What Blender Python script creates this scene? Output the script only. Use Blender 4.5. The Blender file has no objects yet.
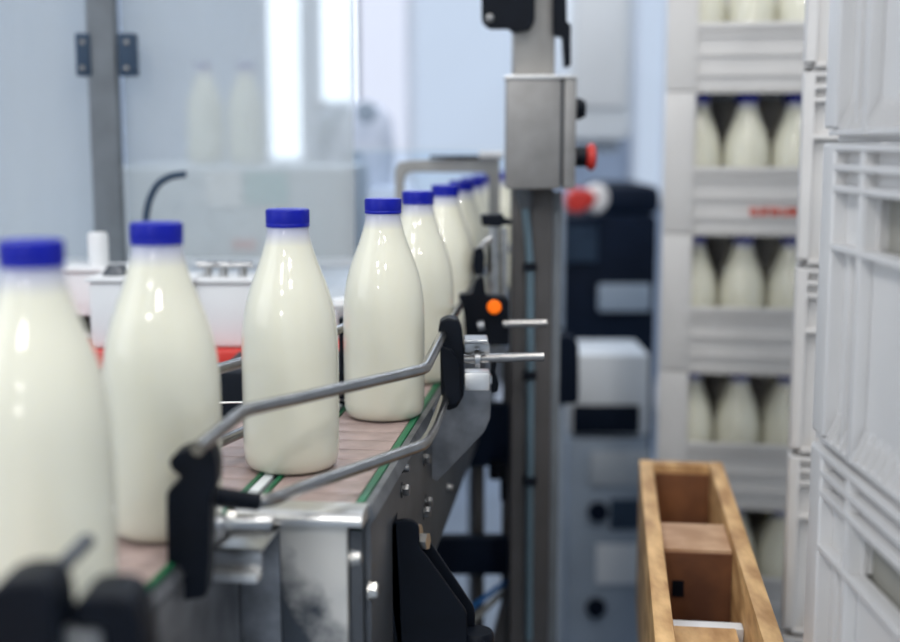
import bpy, bmesh, math, random
from mathutils import Vector, Matrix
random.seed(7)
scn = bpy.context.scene
col = scn.collection
R = math.radians

# ------------------------------------------------------------------ camera
CZ = 1.195
PITCH = R(8.1)
FPX = 1250.0
cd = bpy.data.cameras.new('camera'); cam = bpy.data.objects.new('camera', cd); col.objects.link(cam)
cd.sensor_width = 36; cd.lens = 50; cd.clip_start = 0.02; cd.clip_end = 60
cam.location = (0, 0, CZ); cam.rotation_euler = (R(90) - PITCH, 0, 0)
cd.dof.use_dof = True; cd.dof.focus_distance = 1.24; cd.dof.aperture_fstop = 2.4; cd.dof.aperture_blades = 0
scn.camera = cam

def ray(px, py):
    a = (px - 450) / FPX; b = (321 - py) / FPX
    f = Vector((0, math.cos(PITCH), -math.sin(PITCH))); u = Vector((0, math.sin(PITCH), math.cos(PITCH)))
    return f + Vector((1, 0, 0)) * a + u * b
def P(px, py, Y):
    r = ray(px, py); t = Y / r.y
    return Vector((r.x * t, Y, CZ + r.z * t))
def G(px, py, z):
    r = ray(px, py); t = (z - CZ) / r.z
    return Vector((r.x * t, r.y * t, z))

# ------------------------------------------------------------------ materials
def mat(name, c, rough=.5, metal=0, spec=.5, noise=0, nscale=8, bump=0, bscale=60, emit=None, es=0, coat=0, sss=0, trans=0, alpha=1, stretch=None, c2=None, lo=.35, hi=.7):
    m = bpy.data.materials.new(name); m.use_nodes = True
    nt = m.node_tree; b = nt.nodes['Principled BSDF']
    b.inputs['Base Color'].default_value = (*c, 1)
    b.inputs['Roughness'].default_value = rough
    b.inputs['Metallic'].default_value = metal
    b.inputs['Specular IOR Level'].default_value = spec
    if coat: b.inputs['Coat Weight'].default_value = coat; b.inputs['Coat Roughness'].default_value = .04
    if sss:
        b.inputs['Subsurface Weight'].default_value = sss; b.inputs['Subsurface Radius'].default_value = (.02, .018, .012); b.inputs['Subsurface Scale'].default_value = .5
    if trans: b.inputs['Transmission Weight'].default_value = trans
    if alpha < 1: b.inputs['Alpha'].default_value = alpha
    if emit: b.inputs['Emission Color'].default_value = (*emit, 1); b.inputs['Emission Strength'].default_value = es
    tc = nt.nodes.new('ShaderNodeTexCoord'); mp = nt.nodes.new('ShaderNodeMapping')
    nt.links.new(tc.outputs['Object'], mp.inputs['Vector'])
    if stretch: mp.inputs['Scale'].default_value = stretch
    if noise or c2:
        n = nt.nodes.new('ShaderNodeTexNoise'); n.inputs['Scale'].default_value = nscale; n.inputs['Detail'].default_value = 6
        nt.links.new(mp.outputs[0], n.inputs['Vector'])
        r = nt.nodes.new('ShaderNodeValToRGB')
        r.color_ramp.elements[0].position = lo; r.color_ramp.elements[1].position = hi
        a = c2 if c2 else tuple(x * (1 - noise) for x in c)
        r.color_ramp.elements[0].color = (*a, 1); r.color_ramp.elements[1].color = (*c, 1)
        nt.links.new(n.outputs['Fac'], r.inputs[0]); nt.links.new(r.outputs[0], b.inputs['Base Color'])
    if bump:
        n2 = nt.nodes.new('ShaderNodeTexNoise'); n2.inputs['Scale'].default_value = bscale; n2.inputs['Detail'].default_value = 4
        nt.links.new(mp.outputs[0], n2.inputs['Vector'])
        bp = nt.nodes.new('ShaderNodeBump'); bp.inputs['Strength'].default_value = bump; bp.inputs['Distance'].default_value = .001
        nt.links.new(n2.outputs['Fac'], bp.inputs['Height']); nt.links.new(bp.outputs[0], b.inputs['Normal'])
    return m

M = {}
M['milk'] = mat('milk_bottle_plastic', (.75, .735, .61), .16, spec=.5, sss=.25, coat=.3, noise=.05, nscale=30)
M['neck'] = mat('clear_neck_plastic', (.66, .68, .82), .12, spec=.5, trans=.25, coat=.3)
def zramp(name, z0, z1, cb, ct, **k):
    m = mat(name, cb, **k); nt = m.node_tree; b = nt.nodes['Principled BSDF']
    tc = nt.nodes.new('ShaderNodeTexCoord'); sx = nt.nodes.new('ShaderNodeSeparateXYZ'); mr = nt.nodes.new('ShaderNodeMapRange'); rp = nt.nodes.new('ShaderNodeValToRGB')
    nt.links.new(tc.outputs['Object'], sx.inputs[0]); nt.links.new(sx.outputs[2], mr.inputs[0]); mr.inputs[1].default_value = z0; mr.inputs[2].default_value = z1
    rp.color_ramp.elements[0].color = (*cb, 1); rp.color_ramp.elements[1].color = (*ct, 1)
    nt.links.new(mr.outputs[0], rp.inputs[0]); nt.links.new(rp.outputs[0], b.inputs['Base Color']); return m
M['milk'] = zramp('milk_bottle_plastic', .203, .2165, (.72, .705, .585), (.44, .45, .57), rough=.45, spec=.12, sss=.15, coat=1)  # milk below; clear top tinted by the cap's painted reflection
M['neck'] = zramp('clear_neck_plastic', .198, .222, (.5, .51, .63), (.45, .47, .64), rough=.2, spec=.5, coat=.5)  # clear neck, with the cap's blue reflection put into its colour
M['cap'] = mat('blue_cap_plastic', (.0015, .0075, .34), .4, spec=.3, noise=.15, nscale=60)
M['steel'] = mat('brushed_steel', (.52, .52, .52), .28, 1, noise=.25, nscale=40, bump=.1, stretch=(1, 1, 6))
M['rod'] = mat('polished_rail_steel', (.33, .32, .31), .26, 1, noise=.2, nscale=60)
M['steel_bright'] = mat('bright_sheet_steel', (.80, .79, .77), .36, 1, noise=.15, nscale=25)
M['steel_dark'] = mat('dark_side_steel', (.105, .115, .13), .42, .45, noise=.35, nscale=10, bump=.15)
M['steel_mottled'] = mat('mottled_reflection_steel', (.62, .61, .58), .40, .45, c2=(.06, .07, .085), nscale=11, lo=.44, hi=.54)  # blotches paint reflections on the steel
M['galv'] = mat('galvanised_plate', (.30, .31, .33), .45, .9, noise=.45, nscale=30)
M['bolt'] = mat('bolt_zinc', (.66, .64, .60), .3, 1, noise=.2, nscale=60)
M['bolt_dark'] = mat('dull_bolt_steel', (.22, .22, .22), .4, 1, noise=.2, nscale=60)
M['black'] = mat('black_nylon', (.0022, .0045, .010), .5, noise=.3, nscale=30, spec=.16)
M['belt'] = mat('belt_chain_plastic', (.42, .315, .29), .36, noise=.22, nscale=50, bump=.2, bscale=200)
M['green'] = mat('green_wear_strip', (.004, .14, .055), .35, noise=.2, nscale=30)
M['white_strip'] = mat('white_wear_strip', (.72, .76, .76), .35, noise=.1, nscale=30)
M['crate'] = mat('white_crate_plastic', (.70, .69, .685), .42, noise=.06, nscale=9, bump=.1)
M['crate_far'] = mat('far_crate_plastic', (.66, .645, .63), .45, noise=.06, nscale=9)
M['backing'] = mat('grey_hole_backing', (.33, .32, .285), .7, noise=.08)  # tone of the lit crate inside, for the hand hole backing
M['crate_red'] = mat('red_print', (.75, .08, .04), .5, noise=.1)
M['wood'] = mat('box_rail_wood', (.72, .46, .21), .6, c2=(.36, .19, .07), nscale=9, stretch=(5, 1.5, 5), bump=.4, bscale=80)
M['wood_shaded'] = mat('shaded_inner_wood', (.24, .095, .035), .6, c2=(.09, .032, .014), nscale=12, bump=.4, bscale=60)  # darker wood copy, painting the shade inside the box
M['wood_pale'] = mat('pale_divider_wood', (.55, .36, .22), .6, c2=(.33, .18, .09), nscale=18, stretch=(1, 1, 5), bump=.4)
M['post'] = mat('column_steel', (.36, .345, .325), .45, .6, noise=.15, nscale=20)
M['post_low'] = mat('shaded_dark_steel', (.085, .080, .080), .5, .3, noise=.2, nscale=14)  # lower column's shade put into the colour; also the dark frame steel
M['box'] = mat('junction_box_steel', (.31, .30, .29), .48, .7, noise=.2, nscale=30, bump=.2)
M['navy'] = mat('dark_machine_paint', (.003, .010, .028), .6, spec=.15, noise=.5, nscale=5)
M['slate'] = mat('slate_hinge', (.035, .06, .10), .6, spec=.2, noise=.2)
M['grey_post'] = mat('grey_stile_paint', (.145, .165, .185), .5, noise=.25, nscale=20)
M['arch'] = mat('grey_guard_bar', (.33, .33, .32), .5, .3, noise=.15, nscale=20)
M['hose'] = mat('slate_blue_hose', (.10, .16, .20), .4, noise=.2)
M['hose_blue'] = mat('blue_hose', (.01, .14, .42), .4, noise=.1)
M['hose_grey'] = mat('grey_hose', (.42, .42, .38), .5, noise=.1)
M['orange'] = mat('orange_knob', (1.0, .17, .004), .55, spec=.2, noise=.06, emit=(1, .17, .0), es=.22)  # faint emission brightens the knob, which is no lamp
M['red'] = mat('red_plastic', (.60, .03, .02), .4, noise=.1)
M['white'] = mat('white_tray_plastic', (.70, .71, .72), .45, noise=.05, nscale=6)
M['cream'] = mat('pale_cabinet_paint', (.74, .77, .80), .4, noise=.06, nscale=4)
M['bluegrey'] = mat('blue_grey_cabinet_paint', (.38, .45, .54), .45, noise=.2, nscale=5)
M['pale'] = mat('machine_panel_paint', (.50, .54, .58), .5, noise=.1, nscale=4)
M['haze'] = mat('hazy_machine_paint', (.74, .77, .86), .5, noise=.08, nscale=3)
M['teal'] = mat('teal_sheet', (.16, .42, .42), .5, noise=.1)
M['paper'] = mat('paper_sheet', (.85, .82, .80), .6, noise=.05)
M['wall'] = mat('pale_blue_wall', (.50, .58, .72), .6, noise=.08, nscale=1.5)
M['wall_side'] = mat('side_wall_paint', (.60, .66, .72), .6, noise=.06, nscale=2)
M['floor'] = mat('factory_floor', (.30, .35, .42), .35, noise=.2, nscale=3, bump=.2)
M['ceil'] = mat('ceiling_paint', (.7, .73, .77), .7, noise=.05)
M['frame'] = mat('window_frame_paint', (.82, .84, .90), .5, noise=.05)
M['pane'] = mat('daylight_pane', (.9, .95, 1), .2, emit=(.88, .94, 1.0), es=2.6, noise=.02)
M['pane_soft'] = mat('haze_glow_pane', (.2, .24, .3), .3, emit=(.50, .575, .68), es=.84, noise=.02)  # glow painting a pale blue background haze
M['pane_mid'] = mat('bright_haze_glow_pane', (.2, .24, .3), .3, emit=(.72, .74, .84), es=.86, noise=.02)  # brighter lavender glow painting the background haze
M['lamp'] = mat('lamp_diffuser', (.9, .9, .9), .5, emit=(1, .98, .95), es=6, noise=.02)
def blotched():  # reflections painted as blotches, lighter towards top and right
    m = mat('reflection_blotch_steel', (.5, .5, .48), .42, .45, bump=.1); nt = m.node_tree; b = nt.nodes['Principled BSDF']
    tc = nt.nodes.new('ShaderNodeTexCoord'); n = nt.nodes.new('ShaderNodeTexNoise'); n.inputs['Scale'].default_value = 22; n.inputs['Detail'].default_value = 5
    nt.links.new(tc.outputs['Object'], n.inputs['Vector']); sx = nt.nodes.new('ShaderNodeSeparateXYZ'); nt.links.new(tc.outputs['Object'], sx.inputs[0])
    a = nt.nodes.new('ShaderNodeMapRange'); a.inputs[1].default_value = -.064; a.inputs[2].default_value = -.009; a.inputs[4].default_value = .42; nt.links.new(sx.outputs[0], a.inputs[0])
    z = nt.nodes.new('ShaderNodeMapRange'); z.inputs[1].default_value = .80; z.inputs[2].default_value = .89; z.inputs[4].default_value = .5; nt.links.new(sx.outputs[2], z.inputs[0])
    s1 = nt.nodes.new('ShaderNodeMath'); s2 = nt.nodes.new('ShaderNodeMath'); nt.links.new(n.outputs['Fac'], s1.inputs[0]); nt.links.new(a.outputs[0], s1.inputs[1])
    nt.links.new(s1.outputs[0], s2.inputs[0]); nt.links.new(z.outputs[0], s2.inputs[1])
    rp = nt.nodes.new('ShaderNodeValToRGB'); rp.color_ramp.elements[0].position = .70; rp.color_ramp.elements[1].position = .95
    rp.color_ramp.elements[0].color = (.06, .07, .085, 1); rp.color_ramp.elements[1].color = (.66, .64, .60, 1)
    nt.links.new(s2.outputs[0], rp.inputs[0]); nt.links.new(rp.outputs[0], b.inputs['Base Color']); return m
M['steel_mottled'] = blotched()
def frosted():
    m = bpy.data.materials.new('frosted_acrylic'); m.use_nodes = True; nt = m.node_tree; nt.nodes.clear()
    o = nt.nodes.new('ShaderNodeOutputMaterial'); mx = nt.nodes.new('ShaderNodeMixShader'); mx2 = nt.nodes.new('ShaderNodeMixShader')
    t = nt.nodes.new('ShaderNodeBsdfTransparent'); d = nt.nodes.new('ShaderNodeBsdfDiffuse'); tr = nt.nodes.new('ShaderNodeBsdfTranslucent')
    n = nt.nodes.new('ShaderNodeTexNoise'); n.inputs['Scale'].default_value = 3
    r = nt.nodes.new('ShaderNodeMapRange'); r.inputs[3].default_value = .34; r.inputs[4].default_value = .52
    nt.links.new(n.outputs['Fac'], r.inputs[0])
    d.inputs[0].default_value = (.70, .70, .67, 1); tr.inputs[0].default_value = (.50, .55, .58, 1); t.inputs[0].default_value = (.95, .98, 1, 1)
    mx2.inputs[0].default_value = .45
    nt.links.new(d.outputs[0], mx2.inputs[1]); nt.links.new(tr.outputs[0], mx2.inputs[2])
    nt.links.new(r.outputs[0], mx.inputs[0]); nt.links.new(t.outputs[0], mx.inputs[1]); nt.links.new(mx2.outputs[0], mx.inputs[2])
    nt.links.new(mx.outputs[0], o.inputs[0]); return m
M['frosted'] = frosted()
def clear():
    m = bpy.data.materials.new('clear_acrylic'); m.use_nodes = True; nt = m.node_tree; nt.nodes.clear()
    o = nt.nodes.new('ShaderNodeOutputMaterial'); mx = nt.nodes.new('ShaderNodeMixShader')
    t = nt.nodes.new('ShaderNodeBsdfTransparent'); g = nt.nodes.new('ShaderNodeBsdfGlossy'); g.inputs['Roughness'].default_value = .08
    fr = nt.nodes.new('ShaderNodeFresnel'); fr.inputs[0].default_value = 1.35
    t.inputs[0].default_value = (.93, .97, 1, 1)
    nt.links.new(fr.outputs[0], mx.inputs[0]); nt.links.new(t.outputs[0], mx.inputs[1]); nt.links.new(g.outputs[0], mx.inputs[2]); nt.links.new(mx.outputs[0], o.inputs[0]); return m
M['clear'] = clear()
M['clear_edge'] = mat('acrylic_edge', (.75, .83, .9), .3, noise=.02)

# ------------------------------------------------------------------ mesh builder
class MB:
    def __init__(s): s.v = []; s.f = []; s.sm = []
    def add(s, vs, fs, smooth=False):
        o = len(s.v); s.v += [Vector(v) for v in vs]; s.f += [[i + o for i in f] for f in fs]; s.sm += [smooth] * len(fs); return s
    def box(s, x0, x1, y0, y1, z0, z1, T=None, b=0):
        if b:
            bm = bmesh.new(); bmesh.ops.create_cube(bm, size=1)
            for v in bm.verts: v.co = Vector(((x0 + x1) / 2 + v.co.x * (x1 - x0), (y0 + y1) / 2 + v.co.y * (y1 - y0), (z0 + z1) / 2 + v.co.z * (z1 - z0)))
            b = min(b, .48 * min(abs(x1 - x0), abs(y1 - y0), abs(z1 - z0)))
            bmesh.ops.bevel(bm, geom=bm.edges[:], offset=b, segments=2, affect='EDGES', profile=.6)
            bm.verts.index_update()
            vs = [v.co.copy() for v in bm.verts]; fs = [[v.index for v in f.verts] for f in bm.faces]; bm.free()
        else:
            vs = [Vector((x, y, z)) for z in (z0, z1) for y in (y0, y1) for x in (x0, x1)]
            fs = [(0, 2, 3, 1), (4, 5, 7, 6), (0, 1, 5, 4), (2, 6, 7, 3), (0, 4, 6, 2), (1, 3, 7, 5)]
        if T is not None: vs = [T @ v for v in vs]
        return s.add(vs, fs)
    def tube(s, pts, r, n=16, caps=True):
        pts = [Vector(p) for p in pts]; rings = []
        up = None
        for i, p in enumerate(pts):
            a = pts[max(i - 1, 0)]; b = pts[min(i + 1, len(pts) - 1)]
            d = (b - a).normalized()
            if up is None: up = d.orthogonal().normalized()
            up = (up - d * up.dot(d)).normalized(); w = d.cross(up)
            rr = r[i] if isinstance(r, (list, tuple)) else r
            rings.append([p + (up * math.cos(2 * math.pi * k / n) + w * math.sin(2 * math.pi * k / n)) * rr for k in range(n)])
        vs = [v for q in rings for v in q]; fs = []
        for i in range(len(rings) - 1):
            for k in range(n): fs.append((i * n + k, i * n + (k + 1) % n, (i + 1) * n + (k + 1) % n, (i + 1) * n + k))
        s.add(vs, fs, True)
        if caps:
            s.add(rings[0], [tuple(reversed(range(n)))]); s.add(rings[-1], [tuple(range(n))])
        return s
    def lathe(s, prof, n=48, c=(0, 0, 0), T=None, smooth=True):
        c = Vector(c); vs = []
        for (r, z) in prof:
            for k in range(n):
                a = 2 * math.pi * k / n; vs.append(Vector((r * math.cos(a), r * math.sin(a), z)))
        fs = []
        for i in range(len(prof) - 1):
            for k in range(n): fs.append((i * n + k, i * n + (k + 1) % n, (i + 1) * n + (k + 1) % n, (i + 1) * n + k))
        if prof[0][0] > 1e-5: fs.append(tuple(reversed(range(n))))
        if prof[-1][0] > 1e-5: fs.append(tuple((len(prof) - 1) * n + k for k in range(n)))
        vs = [(T @ v if T is not None else v) + c for v in vs]
        return s.add(vs, fs, smooth)
    def prism(s, poly, d):           # poly: list of 3d points, d: extrusion vector
        poly = [Vector(p) for p in poly]; d = Vector(d); n = len(poly)
        vs = poly + [p + d for p in poly]
        fs = [tuple(range(n)), tuple(reversed(range(n, 2 * n)))] + [(i, i + n, (i + 1) % n + n, (i + 1) % n) for i in range(n)]
        return s.add(vs, fs)
    def mesh(s, name, m, off=Vector((0, 0, 0)), bevel=0):
        me = bpy.data.meshes.new(name); me.from_pydata([tuple(v - off) for v in s.v], [], s.f)
        me.polygons.foreach_set('use_smooth', s.sm)
        bm = bmesh.new(); bm.from_mesh(me); bmesh.ops.remove_doubles(bm, verts=bm.verts, dist=1e-6)
        bmesh.ops.recalc_face_normals(bm, faces=bm.faces); bm.to_mesh(me); bm.free()
        me.materials.append(m); me.update(); me.set_sharp_from_angle(angle=R(38)); return me
def wloc(o):
    v = Vector((0, 0, 0))
    while o: v += Vector(o.location); o = o.parent
    return v
def part(name, mb, m, parent, bevel=0, label=None):
    o = bpy.data.objects.new(name, mb.mesh(name, M[m] if isinstance(m, str) else m, wloc(parent)))
    col.objects.link(o); o.parent = parent
    if bevel: bv = o.modifiers.new('b', 'BEVEL'); bv.width = bevel; bv.segments = 2; bv.limit_method = 'ANGLE'
    if label: o['label'] = label
    return o
def thing(name, label, cat, loc=(0, 0, 0), group=None):
    o = bpy.data.objects.new(name, None); o.empty_display_size = .05; col.objects.link(o); o.location = loc
    o['label'] = label; o['category'] = cat
    if group: o['group'] = group
    return o
def solo(name, mb, m, label, cat, loc, group=None, bevel=0):
    o = bpy.data.objects.new(name, mb.mesh(name, M[m], Vector(loc))); col.objects.link(o); o.location = loc
    o['label'] = label; o['category'] = cat
    if group: o['group'] = group
    if bevel: bv = o.modifiers.new('b', 'BEVEL'); bv.width = bevel; bv.segments = 2; bv.limit_method = 'ANGLE'
    return o
def struct(name, mb, m, parent=None):
    o = bpy.data.objects.new(name, mb.mesh(name, M[m])); col.objects.link(o)
    if parent: o.parent = parent
    else: o['kind'] = 'structure'
    return o
def copy_tree(root, loc, label, group=None):
    r = root.copy(); col.objects.link(r); r.location = loc; r['label'] = label
    if group: r['group'] = group
    for ch in list(root.children):
        c = ch.copy(); col.objects.link(c); c.parent = r
        for g in list(ch.children):
            d = g.copy(); col.objects.link(d); d.parent = c
    return r
def rounded(pts, r=.004, n=4):
    out = []; N = len(pts); pts = [Vector(p) for p in pts]
    for i in range(N):
        p = pts[i]; a = (pts[i - 1] - p); b = (pts[(i + 1) % N] - p)
        ra = min(r, a.length * .45, b.length * .45); A = p + a.normalized() * ra; B = p + b.normalized() * ra
        for k in range(n + 1):
            t = k / n; out.append(A * (1 - t) ** 2 + p * 2 * t * (1 - t) + B * t * t)
    return out
def smooth_path(pts, r=.02, n=5):
    pts = [Vector(p) for p in pts]; out = [pts[0]]
    for i in range(1, len(pts) - 1):
        p = pts[i]; a = pts[i - 1] - p; b = pts[i + 1] - p
        rr = min(r, a.length * .45, b.length * .45); A = p + a.normalized() * rr; B = p + b.normalized() * rr
        for k in range(n + 1):
            t = k / n; out.append(A * (1 - t) ** 2 + p * 2 * t * (1 - t) + B * t * t)
    out.append(pts[-1]); return out
def axisT(d):                        # rotation taking +Z to d
    return Vector((0, 0, 1)).rotation_difference(Vector(d).normalized()).to_matrix()

# ------------------------------------------------------------------ room
X0, X1, Y0, Y1, ZC = -3.0, 2.6, -3.6, 5.6, 3.3
struct('floor', MB().box(X0, X1, Y0, Y1, -.05, 0), 'floor')
struct('ceiling', MB().box(X0, X1, Y0, Y1, ZC, ZC + .05), 'ceil')
struct('wall_left', MB().box(X0 - .05, X0, Y0, Y1, 0, ZC), 'wall_side')
struct('wall_right', MB().box(X1, X1 + .05, Y0, Y1, 0, ZC), 'wall_side')
struct('wall_front', MB().box(X0, X1, Y0 - .05, Y0, 0, ZC), 'wall_side')
struct('wall_back', MB().box(X0, X1, Y1, Y1 + .05, 0, ZC), 'wall')
struct('baseboard_back', MB().box(X0, X1, Y1 - .015, Y1, 0, .12), 'frame')
def window(i, pxa, pxb, pya, pyb, pane):
    a = P(pxa, pyb, Y1 - .03); b = P(pxb, pya, Y1 - .03); b.z = min(b.z, ZC - .25)
    f = MB(); w = .022
    f.box(a.x - w, a.x, Y1 - .05, Y1, a.z - w, b.z + w); f.box(b.x, b.x + w, Y1 - .05, Y1, a.z - w, b.z + w)
    f.box(a.x, b.x, Y1 - .05, Y1, a.z - w, a.z); f.box(a.x, b.x, Y1 - .05, Y1, b.z, b.z + w)
    o = struct('window_%d' % i, f, 'frame')
    struct('pane', MB().box(a.x, b.x, Y1 - .03, Y1 - .02, a.z, b.z), pane, o)
window(1, 272, 298, -60, 158, 'pane')
window(2, 323, 352, -60, 100, 'pane')
window(3, 361, 405, -60, 250, 'pane_mid')  # added glowing pane, paints the bright part of the haze
window(4, 416, 530, -60, 250, 'pane_soft')  # added glowing pane, paints the dimmer blue haze
window(5, 634, 668, -60, 200, 'pane_soft')
struct('trim_1', MB().box(P(304, 0, Y1).x, P(317, 0, Y1).x, Y1 - .03, Y1, 0, ZC), 'frame')

# ------------------------------------------------------------------ conveyors  (s along travel, t to the right)
ANG = R(6.5); U = Vector((math.sin(ANG), math.cos(ANG), 0)); N = Vector((math.cos(ANG), -math.sin(ANG), 0)); O = Vector((-.193, .80, 0))
TC = Matrix(((N.x, U.x, 0, O.x), (N.y, U.y, 0, O.y), (0, 0, 1, 0), (0, 0, 0, 1)))   # local (t, s, z)
ZB = .90
def C(s, t, z=ZB): return TC @ Vector((t, s, z))
def belt(t0, t1, s0, s1):
    mb = MB(); p = .0381; s = s0
    while s < s1 - .002:
        e = min(s + p - .0011, s1); w = (t1 - t0)
        mb.box(t0, t1, s, e, ZB - .004, ZB, TC, b=.0006)
        s += p
    mb.box(t0 + .004, t1 - .004, s0, s1, ZB - .02, ZB - .0046, TC)
    return mb
def conveyor(label, s0, s1, ta, tb, loc_s, greens, right_plate, left_plate, group=None):
    root = thing('conveyor', label, 'conveyor', C(loc_s, (ta + tb) / 2, 0))
    part('belt', belt(ta, tb, s0, s1), 'belt', root, label='pinkish brown slat chain belt')
    for g0, g1 in greens:
        part('wear_strip', MB().box(g0, g1, s0, s1, ZB - .02, ZB + .0015, TC, b=.001), 'green', root, label='green wear strip')
    for (q0, q1, h0) in (right_plate, left_plate):
        mb = MB().box(q0, q1, s0, s1, h0, ZB - .001, TC, b=.001)
        part('side_plate', mb, 'steel_dark', root)
    for s in (s0 + .35, s1 - .05):
        for t in ((ta + .01, tb - .01) if (s < 1) else (ta + .022,)):
            part('leg', MB().box(t - .015, t + .015, s - .015, s + .015, 0, .80, TC, b=.003), 'steel_dark', root)
        if s < 1: part('cross_brace', MB().box(ta + .012, tb - .012, s - .012, s + .012, .3, .33, TC), 'steel_dark', root)
    part('underside_pan', MB().box(ta + .002, tb - .002, s0, s1, .80, .812, TC), 'steel_dark', root)
    return root
convL = conveyor('near conveyor carrying the two blurred bottles, pinkish slat belt ending beside the white strip', -.75, .60, -.100, -.013, .2,
                 ((-.0125, -.0075),), (-.0070, -.0040, .80), (-.1080, -.1030, .72))
convR = conveyor('conveyor with pinkish slat belt and dark steel side plate carrying the row of bottles away', .205, 1.95, .0125, .090, .6,
                 ((.0075, .0115), (.0915, .0985)), (.0995, .1055, .72), (.0030, .0065, .80))
part('white_strip', MB().box(-.0065, .0025, .19, .60, ZB - .02, ZB + .001, TC, b=.001), 'white_strip', convL, label='white transfer strip between the belts')
# sloping lip of the right side plate
part('side_lip', MB().prism([C(.205, .0995, ZB + .001), C(.205, .1055, ZB + .001), C(.205, .110, ZB - .008), C(.205, .1055, ZB - .014)], U * 1.70), 'galv', convR)
# rounded end cover of the right conveyor and its end panel, reflections painted as blotches
ec = []
for k in range(7):
    a = math.pi / 2 * k / 6; ec.append(C(.184 - .010 * math.sin(a), -.004, ZB + .003 - .008 * (1 - math.cos(a))))
cover = MB().prism([C(.207, -.004, ZB + .003)] + ec + [C(.176, -.004, ZB - .009), C(.207, -.004, ZB - .009)], N * .108)
part('end_cover', cover, 'steel_bright', convR, bevel=.001)
part('end_panel', MB().box(.0335, .089, .186, .195, .70, ZB - .0095, TC, b=.002), 'steel_mottled', convR, label='steel end panel mottled with painted reflections')
part('end_panel_infill', MB().box(-.004, .033, .188, .197, .70, ZB - .0095, TC, b=.001), 'galv', convR)
part('corner_angle', MB().box(.0895, .0995, .196, .21, .72, ZB - .018, TC), 'steel_dark', convR)
# bolts on the outer side plate
PN = N; P0 = C(0, .1058, 0)
def on_plate(px, py):
    r = ray(px, py); c0 = Vector((0, 0, CZ)); t = (P0 - c0).dot(PN) / r.dot(PN); return c0 + r * t
for (px, py, rr, hexa) in ((351, 558, .0045, 0), (369, 590, .0065, 1), (402, 490, .006, 1), (426, 502, .0065, 1), (424, 512, .0065, 1), (447, 488, .005, 0), (424, 459, .006, 1), (402, 468, .004, 0)):
    p = on_plate(px, py); mb = MB()
    mb.lathe([(rr * 1.25, 0), (rr * 1.25, .0015)], 20, p, axisT(PN)); mb.lathe([(rr, .0015), (rr, .006), (rr * .8, .0075)], 6 if hexa else 16, p, axisT(PN), smooth=not hexa)
    part('bolt', mb, 'bolt' if px in (351, 369) else 'bolt_dark', convR)
# side panel of the near conveyor (front lower face)
part('side_skirt', MB().box(-.004, -.001, -.75, .185, .74, ZB - .012, TC, b=.001), 'galv', convL)
part('strip_lip', MB().prism([C(-.75, -.004, ZB), C(-.75, .000, ZB - .008), C(-.75, -.003, ZB - .012)], U * .93), 'galv', convL)
# small spacer bracket between the conveyors
b0 = C(.13, .010, 0)
sp = thing('spacer_bracket', 'small folded steel bracket with a bright lower edge beside the near black clamp', 'bracket', (b0.x, b0.y, .86))
part('plate', MB().box(-.001, .036, .120, .124, .868, .889, TC, b=.001), 'steel', sp)
part('top', MB().box(-.001, .036, .120, .185, .886, .889, TC, b=.001), 'steel', sp)
part('folded_edge', MB().box(-.001, .036, .108, .124, .866, .874, TC, b=.003), 'steel_bright', sp)

# ------------------------------------------------------------------ bottles
BS = 1.02
PROF = [(.0, .002), (.030, .002), (.034, .0), (.0375, .0012), (.0405, .0045), (.0422, .010), (.0428, .018), (.0430, .05), (.0430, .10), (.0427, .118), (.0420, .128), (.0407, .139), (.0388, .149),
        (.0362, .159), (.0330, .169), (.0296, .178), (.0262, .187), (.0232, .196), (.0209, .204), (.0194, .2105), (.0185, .2155), (.0181, .2185)]
NECK = [(.0181, .2182), (.0190, .2186), (.0190, .2196), (.0176, .2205), (.0170, .232)]
PROF = [(a_ * BS, z_) for a_, z_ in PROF]
def make_bottle(label, loc, simple=False):
    root = thing('milk_bottle', label, 'bottle', loc); o = Vector(loc); n = 32 if simple else 64
    off = MB().lathe(PROF, n, o); 
    body = part('bottle_body', off, 'milk', root)
    nk = part('bottle_neck', MB().lathe(NECK, n, o), 'neck', root, label='bluish clear neck')
    cp = MB(); K = 96 if not simple else 32
    zc0, zc1 = .2195, .2360; rc = .0196
    prof = [(rc - .0006, zc0), (rc, zc0 + .0008), (rc, zc0 + .003), (rc - .0004, zc0 + .0036), (rc, zc0 + .0044), (rc, zc1 - .002), (rc - .0006, zc1 - .0006), (rc - .002, zc1), (0.0, zc1)]
    vs = []; 
    for (r, z) in prof:
        for k in range(K):
            a = 2 * math.pi * k / K; rr = r - (.0005 if (k % 2 and zc0 + .004 < z < zc1 - .001 and not simple) else 0)
            vs.append(o + Vector((rr * math.cos(a), rr * math.sin(a), z)))
    fs = [(i * K + k, i * K + (k + 1) % K, (i + 1) * K + (k + 1) % K, (i + 1) * K + k) for i in range(len(prof) - 1) for k in range(K)]
    fs.append(tuple(reversed(range(K))))
    cp.add(vs, fs, True)
    part('cap', cp, 'cap', root, label='blue screw cap')
    return root
BG = 'milk bottles queued on the conveyor'
zt = ZB + .001
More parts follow.
